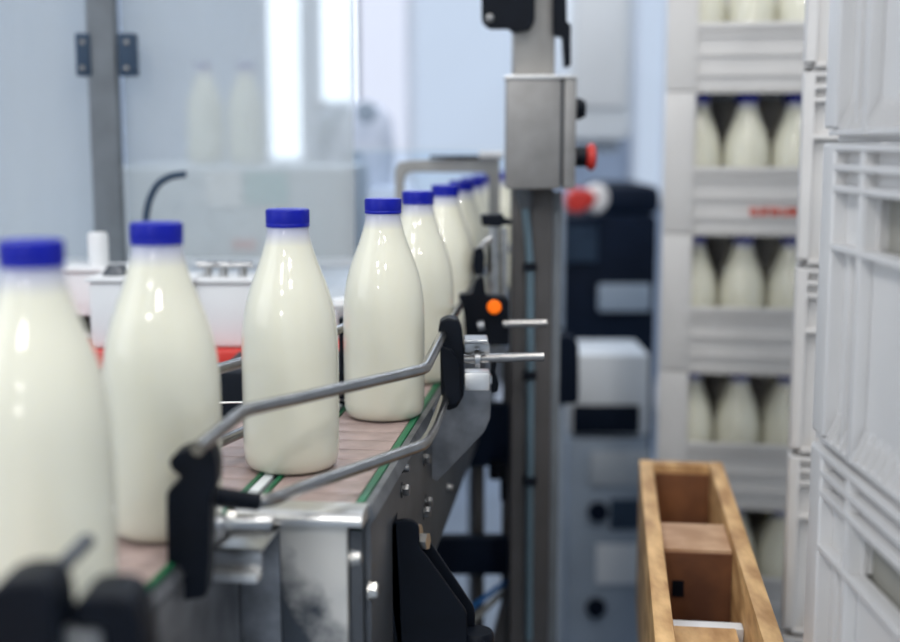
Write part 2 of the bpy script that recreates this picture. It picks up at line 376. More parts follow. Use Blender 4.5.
LOCS = [((-.255, .760, zt), 'large blurred milk bottle with blue cap at the near left end of the queue'),
        ((-.2185, .930, zt), 'milk bottle with blue cap standing behind the near black rail clamp'),
        ((-.1455, 1.122, zt), 'sharply focused milk bottle standing across the white strip between the belts'),
        ((-.0715, 1.338, zt), 'sharp milk bottle on the pinkish belt just beyond the bottle on the white strip'),
        ((-.0395, 1.545, zt), 'milk bottle half hidden behind the second sharp bottle on the belt'),
        ((-.0070, 1.780, zt), 'milk bottle sixth in the queue, its cap under the left of the grey guard arch'),
        ((.0180, 1.980, zt), 'blurred milk bottle seventh in the queue under the grey guard arch'),
        ((.0385, 2.170, zt), 'blurred milk bottle eighth in the queue beside the guard arch leg'),
        ((.0600, 2.360, zt), 'blurred milk bottle ninth in the queue behind the guard arch leg'),
        ((.1070, 2.560, zt), 'farthest milk bottle of the queue, seen between arch leg and steel column')]
b0_ = None
for loc, lab in LOCS:
    if b0_ is None: b0_ = make_bottle(lab, loc); b0_['group'] = BG
    else: copy_tree(b0_, loc, lab, BG)

# ------------------------------------------------------------------ guide rails
r_up = [P(197, 449, .835), P(245, 410, .93), P(300, 398, .985), P(425, 369, 1.13), P(443, 334, 1.33), P(461, 303, 1.60), P(483, 272, 1.85), P(512, 245, 2.3), P(532, 235, 2.7)]
solo('guide_rail', MB().tube(smooth_path(r_up, .012), .0052), 'rod', 'upper bent steel guide rail running in front of the sharp bottles', 'guide rail', r_up[0])
r_lo = [P(205, 498, .90), P(240, 503, .905), P(272, 500, .915), P(300, 488, .955), P(424, 445, 1.10), P(433, 430, 1.16), P(446, 396, 1.34), P(463, 350, 1.60), P(482, 315, 1.85)]
solo('guide_rail', MB().tube(smooth_path(r_lo, .014), .0054), 'rod', 'lower bent steel guide rail just above the belt, ending at the near black clamp', 'guide rail', r_lo[0])
fz = .09
far_up = [G(60, 415, ZB + fz), G(150, 390, ZB + fz), G(218, 369, ZB + fz), G(243, 362, ZB + fz), G(340, 330, ZB + fz), G(400, 285, ZB + fz), G(440, 246, ZB + fz)]
solo('guide_rail', MB().tube(smooth_path(far_up, .03), .0052), 'rod', 'upper steel guide rail behind the bottles, seen left of the sharp bottle', 'guide rail', far_up[0])
far_lo = [G(100, 500, ZB + .02), G(218, 443, ZB + .02), G(243, 432, ZB + .02), G(345, 385, ZB + .02), G(400, 335, ZB + .02), G(440, 297, ZB + .02)]
solo('guide_rail', MB().tube(smooth_path(far_lo, .03), .0052), 'rod', 'lower steel guide rail behind the bottles, close to the belt', 'guide rail', far_lo[0])
wire = [P(205, 403, 1.25), P(250, 402, 1.25), P(345, 400, 1.40)]
solo('tension_wire', MB().tube(wire, .0011, 8), 'steel_bright', 'thin bright wire stretched behind the sharp bottle', 'wire', wire[0])
for p in (far_up[2], far_up[4]):
    pass

# ------------------------------------------------------------------ black clamps
def poly(pts, Y): return [P(x, y, Y) for x, y in pts]
c1 = thing('rail_clamp', 'near black plastic rail clamp with hooked top, in front of the second bottle', 'clamp', P(190, 600, .86))
out1 = [(168, 463), (173, 455), (188, 448), (204, 445), (213, 451), (217, 466), (216, 486), (210, 497), (209, 560), (206, 598), (172, 602), (167, 560), (166, 492), (182, 478), (172, 471)]
part('jaw', MB().prism(rounded(poly(out1, .85), .004), (0, .024, 0)), 'black', c1, bevel=.002)
part('rod', MB().tube([P(206, 522, .885), P(270, 523, .90)], .0050), 'steel', c1)
part('washer', MB().tube([P(226, 519, .888), P(233, 520, .889)], .0085), 'bolt', c1)
part('clamp_arm', MB().tube([P(206, 494, .882), P(258, 502, .90)], .0068), 'black', c1)
c2 = thing('rail_clamp', 'black rail clamp beside the second sharp bottle, holding both bent rails', 'clamp', P(452, 410, 1.34))
out2 = [(438, 334), (440, 322), (448, 318), (458, 320), (462, 330), (464, 350), (464, 396), (457, 408), (448, 411), (441, 405), (440, 350)]
part('jaw', MB().prism(rounded(poly(out2, 1.325), .003), (0, .03, 0)), 'black', c2, bevel=.002)
part('jaw_lip', MB().prism(rounded(poly([(440, 346), (452, 350), (459, 362), (461, 400), (455, 406), (446, 405)], 1.318), .003), (0, .008, 0)), 'black', c2, bevel=.001)
part('rod', MB().tube([P(461, 359, 1.335), P(544, 356.5, 1.335)], .0050), 'rod', c2, label='steel cross rod')
part('washer', MB().tube([P(475, 358, 1.334), P(480, 358, 1.334)], .0100, 20), 'steel', c2)
part('angle_bracket', MB().prism(poly([(464, 343), (489, 343), (491, 356), (464, 356)], 1.345), (0, .003, 0)).prism(poly([(464, 340), (488, 340), (489, 343.5), (464, 343.5)], 1.31), (0, .036, 0)), 'steel', c2, bevel=.001)
part('clamp_block', MB().box(P(465, 0, 1.34).x, P(491, 0, 1.34).x, 1.325, 1.352, P(0, 390, 1.33).z, P(0, 372, 1.33).z, b=.002), 'steel_bright', c2)
c3 = thing('rail_clamp', 'blurred black rail clamp with round orange knob beside the steel column', 'clamp', P(480, 335, 1.62))
part('jaw', MB().prism(rounded(poly([(458, 300), (460, 295), (472, 294), (476, 280), (483, 276), (486, 296), (503, 297), (509, 300), (509, 345), (470, 346), (466, 338), (463, 306)], 1.60), .003), (0, .03, 0)), 'black', c3, bevel=.002)
part('orange_knob', MB().lathe([(.0, .010), (.0075, .010), (.0092, .008), (.0092, 0)], 32, P(494, 307, 1.592), axisT((0, -1, .1))), 'orange', c3, label='round orange knob')
part('rod', MB().tube([P(503, 324, 1.59), P(547, 323, 1.59)], .0052), 'rod', c3)
part('washer', MB().tube([P(478, 326, 1.585), P(484, 325, 1.585)], .0065), 'steel', c3)
c4 = thing('rail_clamp', 'small dark knob and strap holding a steel upright near the guard arch foot', 'clamp', P(493, 300, 1.75))
part('knob', MB().prism(rounded(poly([(481, 215), (503, 214), (505, 219), (512, 220), (512, 225), (503, 225), (501, 227), (482, 226)], 1.74), .003), (0, .03, 0)), 'black', c4, bevel=.002)
part('upright', MB().tube([P(493, 222, 1.76), P(493, 300, 1.76)], .0085).tube([P(504, 228, 1.76), P(504, 300, 1.76)], .0045), 'steel', c4)
part('strap', MB().tube(smooth_path([P(478, 270, 1.74), P(478, 250, 1.74), P(486, 241, 1.74), P(492, 238, 1.74)], .01), .0042), 'steel', c4)
part('jaw', MB().prism(rounded(poly([(474, 250), (482, 246), (485, 255), (484, 274), (476, 276), (473, 270)], 1.735), .003), (0, .025, 0)), 'black', c4, bevel=.002)
# clamp in the extreme foreground
c5 = thing('rail_clamp', 'very blurred black clamp knobs in the bottom left corner before the first bottle', 'clamp', P(60, 650, .60))
part('knob', MB().prism(rounded(poly([(-20, 612), (-12, 590), (10, 580), (40, 580), (52, 594), (56, 616), (58, 690), (-20, 700)], .60), .008), (0, .035, 0)), 'black', c5, bevel=.003)
part('knob', MB().prism(rounded(poly([(72, 606), (84, 595), (118, 594), (134, 604), (140, 628), (146, 690), (84, 690), (70, 620)], .615), .008), (0, .035, 0)), 'black', c5, bevel=.003)
part('rod', MB().tube([P(44, 584, .63), P(87, 541, .69)], .0048), 'steel_dark', c5)
part('plate', MB().prism(poly([(56, 628), (100, 632), (104, 700), (56, 700)], .612), (0, .006, 0)), 'steel', c5)

# ------------------------------------------------------------------ gusset plate, leg bracket
g = thing('support_plate', 'galvanised steel gusset plate bolted beyond the near end of the conveyor', 'plate', P(455, 480, 1.40))
part('plate', MB().prism(poly([(432, 410), (462, 384), (492, 376), (490, 418), (484, 432), (437, 481), (432, 478)], 1.375), (0, .004, 0)), 'galv', g)
part('folded_edge', MB().prism(poly([(463, 386), (492, 384), (492, 376), (464, 377)], 1.36), (0, .018, 0)), 'steel', g)
part('fixing', MB().prism(rounded(poly([(491, 362), (497, 362), (495, 372), (499, 383), (498, 392), (491, 393)], 1.37), .003), (0, .02, 0)), 'black', g)
lb = thing('leg_bracket', 'large black folded leg bracket bolted to the conveyor side plate', 'bracket', P(430, 660, 1.12))
part('front_plate', MB().prism(rounded(poly([(391, 530), (393, 523), (400, 520), (412, 520), (419, 526), (420, 549), (426, 556), (467, 613), (468, 700), (404, 700), (391, 600)], 1.10), .004), (0, .006, 0)), 'black', lb, bevel=.001)
part('rear_plate', MB().prism(rounded(poly([(420, 545), (423, 540), (428, 539), (473, 606), (475, 612), (475, 690), (460, 690), (420, 560)], 1.125), .004), (0, .006, 0)), 'black', lb, bevel=.001)
part('spine', MB().prism(poly([(391, 530), (396, 522), (400, 600), (404, 700), (398, 700), (391, 600)], 1.10), (0, .03, 0)), 'black', lb)
part('washer', MB().lathe([(.012, 0), (.012, .002)], 28, P(417, 537, 1.113), axisT((.95, -.3, 0))), 'bolt', lb)
part('bolt', MB().lathe([(.008, 0), (.008, .007)], 6, P(421, 541, 1.11), axisT((.95, -.3, .05)), smooth=False), 'bolt', lb)
part('adjusting_knob', MB().lathe([(.0, 0), (.014, .001), (.016, .004), (.016, .03)], 28, P(477, 650, 1.115) - Vector((0, 0, .01)) + Vector((0, 0, .03)), axisT((0, 0, -1))), 'black', lb)

# ------------------------------------------------------------------ steel column and its fittings
YP = 1.80
def bx(mb, xa, xb, ya, yb, Y, depth, b=.002, Yz=None):
    a = P(xa, yb, Y); c = P(xb, ya, Y)
    return mb.box(a.x, c.x, Y, Y + depth, a.z, c.z, b=b)
cp_ = P(531, 330, YP)
colm = thing('steel_column', 'upright steel machine column right of the bottle queue', 'column', (cp_.x, YP + .03, 0))
xa, xb = P(511.5, 330, YP).x, P(552, 330, YP).x
part('lower_tube', MB().box(xa, xb, YP, YP + .06, 0, P(0, 188, YP).z, b=.004), 'post_low', colm)  # same column steel, its shade painted by a darker material
part('upper_tube', MB().box(xa, xb, YP, YP + .06, P(0, 189, YP).z, 2.6, b=.004), 'post', colm)
part('edge_strip', MB().box(xb + .0005, xb + .013, YP + .01, YP + .03, 0, P(0, 192, YP).z, b=.001), 'grey_post', colm, label='paler edge strip')
part('base_plate', MB().box(xa - .03, xb + .03, YP - .03, YP + .09, 0, .012, b=.002), 'steel_dark', colm)
jb = thing('junction_box', 'grey steel control box fixed on the column', 'control box', P(541, 190, 1.74))
part('housing', bx(MB(), 506, 561.5, 77, 189, 1.738, .055, .003), 'box', jb)
part('cover', bx(MB(), 563, 577, 77, 189, 1.738, .10, .003), 'box', jb)
part('back_shell', bx(MB(), 510, 564, 80, 187, 1.745, .05, .001), 'steel_dark', jb)
part('top_flange', bx(MB(), 505.5, 577.5, 75, 78.5, 1.735, .06, .0008), 'steel_bright', jb)
part('push_button', MB().lathe([(.015, 0), (.015, .006), (.012, .010), (.012, .013), (.0, .013)], 24, P(576, 109, 1.775), axisT((1, 0, 0))), 'black', jb, label='black push button')
es = part('emergency_stop', MB().lathe([(.0135, 0), (.0135, .018), (.0, .018)], 24, P(575.5, 157, 1.775), axisT((1, 0, 0))), 'black', jb)
part('mushroom_head', MB().lathe([(.010, 0), (.0165, .003), (.0195, .009), (.0195, .011), (.015, .015), (.0, .017)], 32, P(575.5, 157, 1.775) + Vector((.013, 0, 0)), axisT((1, 0, 0))), 'red', es, label='red mushroom head')
hb = thing('hinge_bracket', 'black rounded bracket with a screw at the column top', 'bracket', P(508, 30, 1.76))
part('plate', MB().prism(rounded(poly([(481, -60), (536, -60), (535, 22), (530, 30), (513, 32), (510, 28), (489, 28), (482, 21)], 1.765), .008), (0, .028, 0)), 'black', hb, bevel=.002)
part('screw', MB().lathe([(.0062, 0), (.0062, .002), (.004, .003), (0, .003)], 20, P(489.5, 18.5, 1.763), axisT((0, -1, 0))), 'bolt_dark', hb)
hb2 = thing('latch', 'black stepped latch hanging on the right side of the column top', 'latch', P(560, 60, 1.80))
part('body', MB().prism(rounded(poly([(553, -60), (566, -60), (567, 22), (571, 24), (571, 66), (565, 67), (563, 36), (553, 35)], 1.79), .003), (0, .03, 0)), 'black', hb2, bevel=.002)
hs = thing('air_hose', 'slate blue hose clipped down the front of the steel column', 'hose', P(529, 600, 1.78))
part('hose', MB().tube(smooth_path([P(525, 205, 1.785), P(527, 225, 1.785), P(530, 262, 1.785), P(530.5, 376, 1.785), P(530, 480, 1.785), P(529, 640, 1.785)], .03), .0058), 'hose', hs)
part('connector', MB().tube([P(524, 188, 1.785), P(524, 196, 1.785), P(525, 208, 1.785)], [.012, .012, .009]), 'steel_dark', hs)
for y in (267, 376, 482): part('clip', bx(MB(), 523, 537, y - 4, y + 4, 1.776, .018, .002), 'black', hs)

# guard arch over the queue
YA = 2.0
w = 10
outer = [P(395, 225, YA), P(395, 163, YA), P(401, 158, YA), P(500, 154, YA), P(500, 232, YA)]
ga = thing('guard_arch', 'grey bent bar arch standing over the bottle queue', 'guard', P(450, 232, YA))
archp = [P(395, 350, YA), P(395, 170, YA), P(399, 162, YA), P(410, 160.5, YA), P(500, 156, YA), P(500, 350, YA), P(489, 350, YA), P(489, 178, YA), P(484, 172.5, YA), P(412, 172, YA), P(406, 174, YA), P(404, 180, YA), P(404, 350, YA)]
part('bar', MB().prism(archp, (0, .02, 0)), 'arch', ga, bevel=.002)
part('top_cylinder', MB().tube([P(479, 155, 1.985), P(503, 155, 1.985)], .0062), 'white', ga, label='small white cylinder on the arch')
part('seal', bx(MB(), 430, 480, 155.5, 158.5, 1.99, .01, .001), 'black', ga)
ag = thing('acrylic_guard', 'clear acrylic guard sheet with pale top edge behind the sharp bottles', 'guard panel', P(430, 300, 2.75))
a, b = P(352, 300, 2.75), P(508, 151, 2.75)
part('sheet', MB().box(a.x, b.x, 2.75, 2.755, a.z, b.z), 'clear', ag)
part('top_edge', MB().box(a.x, b.x, 2.748, 2.757, b.z, b.z + .004), 'clear_edge', ag)
part('side_edge', MB().box(a.x - .002, a.x, 2.748, 2.757, a.z, b.z), 'clear_edge', ag)

# dark understructure behind the conveyor
uf = thing('support_structure', 'dark steel frame of uprights and a cross beam below the conveyor beside the column', 'frame', (P(480, 550, 2.0).x, 2.0, 0))
def upx(x0, x1, Y, z0, z1, m='post_low', d=.03, name='upright'): part(name, MB().box(P(x0, 400, Y).x, P(x1, 400, Y).x, Y, Y + d, z0, z1, b=.002), m, uf)
upx(474, 485, 2.0, 0, .86); upx(503, 513, 1.98, 0, .86); 
zb1, zb0 = P(0, 531, 2.0).z, P(0, 567, 2.0).z
part('cross_beam', MB().box(P(415, 0, 2).x, P(514, 0, 2).x, 1.96, 1.99, zb0, zb1, b=.003), 'navy', uf)
part('upper_beam', MB().box(P(400, 0, 2).x, P(514, 0, 2).x, 1.97, 1.995, P(0, 462, 2.0).z, P(0, 400, 2.0).z, b=.003), 'navy', uf)
part('cylinder', MB().tube([P(496, 478, 1.95), P(496, 462, 1.95)], .012).tube([P(504, 462, 1.95), P(504, 500, 1.95)], .006), 'black', uf)
solo('air_hose', MB().tube(smooth_path([P(440, 634, 1.9), P(475, 605, 1.9), P(500, 586, 1.9), P(519, 574, 1.9), P(524, 560, 1.9)], .03), .0042), 'hose_blue', 'bright blue hose running to the column foot under the conveyor', 'hose', P(475, 605, 1.9))
solo('air_hose', MB().tube(smooth_path([P(440, 648, 1.92), P(475, 619, 1.92), P(503, 592, 1.92), P(522, 580, 1.92)], .03), .0052), 'hose_grey', 'pale grey hose beneath the bright blue hose', 'hose', P(475, 616, 1.92))
cb = thing('diagonal_brace', 'dark diagonal brace below the steel column', 'brace', P(500, 640, 1.86))
part('bar', MB().prism(poly([(514, 560), (520, 568), (492, 700), (476, 700)], 1.86), (0, .02, 0)), 'post_low', cb)

# ------------------------------------------------------------------ crates
H = .2575
def ribbed_crate(name, label, loc, LX, LY, mkey='crate', pw=.018, group=None):
    root = thing(name, label, 'crate', loc, group); o = Vector(loc); mb = MB(); ins = .013; th = .003; h = H - .0006
    def side(L, T, hole):
        # local: u along side 0..L, v depth (0 outer face, + inward), z
        def B(u0, u1, v0, v1, z0, z1, b=0): mb.box(u0, u1, v0, v1, z0, z1, T, b=b)
        rz = [h - .003, h - .019, h - .036, h - .084]       # ribs below the rim
        hc = L / 2; hw = hole / 2; z1, z0 = h - .040, h - .081
        B(ins, L - ins, ins, ins + th, .004, z0); B(ins, L - ins, ins, ins + th, z1, h)
        B(ins, hc - hw, ins, ins + th, z0, z1); B(hc + hw, L - ins, ins, ins + th, z0, z1)
        for z in rz: B(.014, L - .014, .0012, ins, z - .0028, z + .0028, .0008)
        B(.016, L - .016, .003, ins, .006, .011, .001)
        for u in ((.108, L - .108) if L > .35 else (.065, L - .065)): B(u - .0045, u + .0045, .002, ins, .006, h - .004, .001)
        for u in ((.072, L - .072) if L > .35 else ()): B(u - .002, u + .002, .007, ins, .006, h - .085, .001)
        for u in (hc - hw - .004, hc + hw + .004): B(u - .002, u + .002, .003, ins + .01, z0, z1)
        n = int((L - .05) / .016)
        for i in range(n):
            u = .025 + (L - .05) * (i + .5) / n
            vs = [T @ Vector(q) for q in ((u - .001, ins, .011), (u + .001, ins, .011), (u - .001, .001, .011), (u + .001, .001, .011), (u - .001, ins, .036), (u + .001, ins, .036))]
            mb.add(vs, [(0, 1, 3, 2), (2, 3, 5, 4), (0, 2, 4), (1, 5, 3), (0, 4, 5, 1)])
    Tt = lambda m: Matrix.Translation(o) @ m; T = Tt(Matrix.Identity(4)); hl = lambda L: .16 if L > .35 else .085
    side(LX, T, hl(LX))
    side(LX, Tt(Matrix.Translation((LX, LY, 0)) @ Matrix.Rotation(math.pi, 4, 'Z')), hl(LX))
    side(LY, Tt(Matrix.Translation((0, LY, 0)) @ Matrix.Rotation(-math.pi / 2, 4, 'Z')), hl(LY))
    side(LY, Tt(Matrix.Translation((LX, 0, 0)) @ Matrix.Rotation(math.pi / 2, 4, 'Z')), hl(LY))
    T = Tt(Matrix.Identity(4))
    part('side_walls', mb, mkey, root)
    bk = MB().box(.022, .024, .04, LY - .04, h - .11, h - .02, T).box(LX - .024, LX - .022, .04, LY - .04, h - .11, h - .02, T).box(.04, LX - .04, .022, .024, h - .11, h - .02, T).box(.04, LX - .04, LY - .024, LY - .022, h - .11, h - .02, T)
    part('hole_backing', bk, 'backing', root, label='greyish backing added behind the hand holes')  # added panel standing in for the lit crate interior
    fl = MB().box(ins, LX - ins, ins, LY - ins, 0.001, .005, T)
    for i in range(1, 5): fl.box(ins, LX - ins, LY * i / 5 - .001, LY * i / 5 + .001, .005, .012, T)
    part('crate_floor', fl, mkey, root)
    for (x, y) in ((0, 0), (LX, 0), (0, LY), (LX, LY)):
        sx = 1 if x == 0 else -1; sy = 1 if y == 0 else -1
        q = [(x + sx * pw, y + sy * .001), (x + sx * .012, y + sy * .001), (x + sx * .004, y + sy * .004), (x + sx * .001, y + sy * .012), (x + sx * .001, y + sy * pw), (x + sx * .016, y + sy * pw), (x + sx * .016, y + sy * .016), (x + sx * pw, y + sy * .016)]
        cpm = MB().prism([T @ Vector((a_, b_, .012)) for a_, b_ in q], (0, 0, h - .012))
        part('corner_post', cpm, mkey, root, bevel=.002)
    return root
# near stack
SC = (.3130, .672); words_ = []
base_z = 1.195 - 3 * H - H
dz = 1.195 - 4 * H
dl = thing('crate_dolly', 'grey wheeled dolly under the near stack of white crates', 'dolly', (SC[0] + .2, SC[1] + .15, 0))
part('deck', MB().box(SC[0], SC[0] + .30, SC[1], SC[1] + .40, dz - .03, dz, b=.004), 'bluegrey', dl)
for ix in (.05, .25):
    for iy in (.05, .35):
        part('caster', MB().tube([(SC[0] + ix - .012, SC[1] + iy, .045), (SC[0] + ix + .012, SC[1] + iy, .045)], .045, 20).box(SC[0] + ix - .016, SC[0] + ix + .016, SC[1] + iy - .02, SC[1] + iy + .02, .06, dz - .03), 'black', dl)
nl = {4: 'large white ribbed crate in the top right corner, highest visible of the near stack', 3: 'large white ribbed crate with a hand hole, middle of the near stack at right',
      2: 'large white ribbed crate at the bottom right corner with a hand hole', 1: 'white ribbed crate low in the near stack, below the frame', 0: 'white ribbed crate directly on the grey dolly'}
for k in (0, 1, 2, 3, 4):
    o_ = (SC[0], SC[1], dz + k * H)
    if k == 0: cr = ribbed_crate('plastic_crate', nl[k], o_, .30, .40, 'crate', pw=.042, group='near stack of ribbed crates')
    else: copy_tree(cr, o_, nl[k], 'near stack of ribbed crates')
# middle stack (seen as a narrow slice)
ml = ['lowest white ribbed crate of the middle stack, on the floor', 'white ribbed crate second from the floor in the middle stack', 'narrow slice of white crate beside the wooden box top, middle stack',
      'narrow slice of white crate level with the third bottle row, middle stack', 'narrow slice of white crate level with the red printed band, middle stack', 'narrow slice of white crate in the middle stack, topmost in view']
for k in range(6):
    o_ = (P(799, 143, 1.66).x, 1.66, k * H)
    if k == 0: cr = ribbed_crate('plastic_crate', ml[k], (0, 0, 0), .40, .31, 'crate_far', group='middle stack of ribbed crates'); cr.location = o_; cr.rotation_euler.z = -R(15.8)
    else: copy_tree(cr, o_, ml[k], 'middle stack of ribbed crates')
# far stack with windows full of bottles
def window_crate(label, loc):
    root = thing('bottle_crate', label, 'crate', loc, 'far stack of bottle crates'); o = Vector(loc); LX, LY = .42, .30; h = H - .0006
    T = Matrix.Translation(o); mb = MB()
    for (x0, x1, y0, y1, hi) in ((.003, LX - .003, .004, .008, .12), (.003, LX - .003, LY - .008, LY - .004, h), (.003, .007, .003, LY - .003, h), (LX - .007, LX - .003, .003, LY - .003, h)):
        mb.box(x0, x1, y0, y1, .002, hi, T)
    for z in (.030, .066, .100): mb.box(.02, LX - .02, 0, .006, z - .003, z + .003, T)
    mb.box(.02, LX - .02, -.002, .008, .110, .122, T, b=.002)
    part('side_walls', mb, 'crate_far', root)
    part('crate_floor', MB().box(.004, LX - .004, .009, LY - .009, 0, .0200, T), 'crate_far', root)
    rm = MB().box(0, LX, -.001, .012, h - .003, h, T, b=.002).box(0, LX, LY - .012, LY, h - .003, h, T, b=.002).box(0, .012, 0, LY, h - .003, h, T, b=.002).box(LX - .012, LX, 0, LY, h - .003, h, T, b=.002)
    part('rim', rm, 'crate_far', root)
    for x in (0, LX - .056): 
        part('corner_post', MB().box(x, x + .056, -.003, .012, .001, h, T, b=.004), 'crate_far', root)
    return root
SA = (P(664, 143, 2.31).x, 2.31); RA = R(9.9); TA = Matrix.Translation((SA[0], SA[1], 0)) @ Matrix.Rotation(-RA, 4, 'Z')
fl_ = ['lowest bottle crate of the far stack, on the floor', 'bottle crate of the far stack seen right of the wooden box', 'bottle crate of the far stack just above the wooden box',
       'bottle crate of the far stack directly below the one with red lettering', 'bottle crate of the far stack with red lettering on its lower band', 'topmost visible bottle crate of the far stack']
fr = []
for k in range(6):
    o_ = (SA[0], SA[1], k * H)
    if k == 0: cr0 = window_crate(fl_[k], (0, 0, 0)); cr0.location = o_; cr0.rotation_euler.z = -RA; fr.append(cr0)
    else: fr.append(copy_tree(cr0, o_, fl_[k], 'far stack of bottle crates'))
# red unreadable print as short strokes
mb = MB(); x = .158; zt_ = .049; zb_ = .034; random.seed(3)
while x < .26:
    wd = .007
    mb.box(x, x + .0025, -.0015, .004, zb_, zt_); z = random.choice((zb_, (zb_ + zt_) / 2, zt_ - .003)); mb.box(x, x + wd, -.0015, .004, z, z + .003)
    if random.random() > .4: mb.box(x + wd - .0025, x + wd, -.0015, .004, zb_, zt_)
    x += wd + .0022
ol = bpy.data.objects.new('red_lettering', mb.mesh('red_lettering', M['crate_red'])); col.objects.link(ol); ol.parent = fr[4]; ol['label'] = 'red blurred lettering'
bs = None
cols = ['beside the corner post', 'second from the corner post', 'third from the corner post']
lev = {1: 'crate beside wooden box', 2: 'crate above wooden box', 3: 'crate below red lettering', 4: 'red lettered crate', 5: 'topmost visible crate'}
XB = [.0625, .0625 + .0885, .0625 + .177]
for k in (5, 4, 3, 2, 1):
    for r_ in range(2):
        for i in range(3):
            loc = tuple(TA @ Vector((XB[i], .058 + r_ * .09, k * H + .0205)))
            lab = '%s milk bottle %s, %s' % ('front' if r_ == 0 else 'rear', cols[i], lev[k])
            if bs is None: bs = make_bottle(lab, loc, True); bs['group'] = 'milk bottles in the far crates'
            else: copy_tree(bs, loc, lab, 'milk bottles in the far crates')

# ------------------------------------------------------------------ wooden box
zt2 = .728
A = G(639, 459, zt2); B_ = G(718, 459, zt2)
dirw = (G(655, 640, zt2) - A).normalized(); dr = Vector((math.sin(R(7.3)), math.cos(R(7.3)), 0)); wr = Vector((dr.y, -dr.x, 0))
W = .122; Lw = .86; TW = Matrix(((wr.x, dr.x, 0, A.x), (wr.y, dr.y, 0, A.y), (0, 0, 1, 0), (0, 0, 0, 1)))   # (across, along(+ away), z)
wb = thing('wooden_box', 'long narrow wooden box with cross dividers standing before the far crates', 'box', TW @ Vector((W / 2, -Lw / 2, .50)))
part('side_board', MB().box(0, .020, -Lw, 0, .50, zt2, TW, b=.003), 'wood', wb)
part('side_board', MB().box(W - .020, W, -Lw, 0, .50, zt2, TW, b=.003), 'wood', wb)
part('end_board', MB().box(.0205, W - .0205, -.022, 0, .50, zt2 - .001, TW, b=.002), 'wood', wb)
part('end_board', MB().box(.0205, W - .0205, -Lw, -Lw + .022, .50, zt2 - .001, TW, b=.002), 'wood', wb)
part('box_floor', MB().box(.0205, W - .0205, -Lw + .022, -.022, .50, .515, TW), 'wood_shaded', wb)
part('inner_end', MB().box(.0205, W - .0205, -.028, -.0222, .515, zt2 - .014, TW), 'wood_shaded', wb)  # dark facing carries the painted inner shade
def ypx(py, z):  # along-coordinate for a row of the photo
    q = G(690, py, z); return (q - Vector((A.x, A.y, z))).dot(dr)
d0, d1 = ypx(549, zt2 - .012), ypx(523, zt2 - .012)
part('divider', MB().box(.0205, W - .0205, d0, d1, .515, zt2 - .012, TW, b=.002), 'wood_pale', wb, label='thick pale topped divider block')
part('divider_face', MB().box(.0205, W - .0205, d0 - .004, d0 - .0003, .515, zt2 - .016, TW), 'wood_shaded', wb)  # thin dark sheet, painted shade on the divider's face
d2 = ypx(620, zt2 - .05)
part('divider', MB().box(.0205, W - .0205, d2 - .02, d2 - .0, .515, zt2 - .05, TW, b=.002), 'white', wb, label='pale lower divider')
part('divider', MB().box(.0205, W - .03, d2 - .09, d2 - .03, .515, zt2 - .045, TW, b=.002), 'wood', wb)
part('knot', MB().box(.032, .046, d0 - .0055, d0 - .0042, zt2 - .07, zt2 - .05, TW), 'black', wb)
st = thing('box_stand', 'grey steel stand under the long wooden box', 'stand', TW @ Vector((W / 2, -Lw / 2, 0)))
part('shelf', MB().box(.005, W - .005, -Lw + .02, -.02, .48, .4995, TW, b=.002), 'steel_dark', st)
for a_ in (.02, W - .02):
    for l_ in (-.05, -Lw + .05): part('leg', MB().box(a_ - .012, a_ + .012, l_ - .012, l_ + .012, 0, .48, TW), 'steel_dark', st)

# ------------------------------------------------------------------ left background machine
YS = 1.95
sx0, sx1 = P(90, 140, YS).x, P(118, 140, YS).x
gd = thing('guard_stile', 'blurred grey upright of the guard door with dark hinges', 'door post', ((sx0 + sx1) / 2, YS, 0))
topw = P(0, -40, YS).z
part('upright', MB().box(sx0, sx1, YS, YS + .03, P(0, 276, 1.9).z - .029, topw + .5, b=.003), 'grey_post', gd)
for xa_, xb_ in ((76, 89), (118.5, 135)):
    h_ = part('hinge', bx(MB(), xa_, xb_, 33, 76, YS - .005, .02, .003), 'slate', gd)
    part('screws', MB().lathe([(.004, 0), (.004, .002)], 12, P((xa_ + xb_) / 2, 42, YS - .006), axisT((0, -1, 0))).lathe([(.004, 0), (.004, .002)], 12, P((xa_ + xb_) / 2, 68, YS - .006), axisT((0, -1, 0))), 'bolt_dark', h_)
zlow = P(0, 258, 2.0).z
for (xa_, xb_, lab) in ((-80, 89, 'frosted guard panel at the far left of the grey upright'), (120, 352, 'wide frosted guard panel right of the grey upright with faint bottles behind')):
    gp = thing('guard_screen', lab, 'guard panel', (P((xa_ + xb_) / 2, 200, 2.0).x, 2.0, zlow))
    part('sheet', MB().box(P(xa_, 0, 2.0).x, P(xb_, 0, 2.0).x, 2.0, 2.004, zlow, 2.05), 'frosted', gp)
    part('lower_channel', MB().box(P(xa_, 0, 2.0).x, P(xb_, 0, 2.0).x, 1.995, 2.009, zlow - .012, zlow), 'pale', gp)
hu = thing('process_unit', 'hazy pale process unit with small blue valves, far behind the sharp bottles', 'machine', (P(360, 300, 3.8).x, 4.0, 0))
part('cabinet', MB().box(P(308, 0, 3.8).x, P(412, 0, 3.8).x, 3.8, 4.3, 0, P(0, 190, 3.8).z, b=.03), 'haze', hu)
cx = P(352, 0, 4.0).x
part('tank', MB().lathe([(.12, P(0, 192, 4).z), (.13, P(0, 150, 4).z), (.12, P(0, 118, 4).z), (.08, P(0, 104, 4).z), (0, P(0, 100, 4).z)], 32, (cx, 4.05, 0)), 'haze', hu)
for (x_, y_) in ((328, 128), (366, 112), (352, 160), (390, 206)): part('valve', MB().lathe([(.0, .05), (.03, .05), (.035, 0)], 20, P(x_, y_, 3.86), axisT((0, -1, 0))), 'bluegrey', hu)
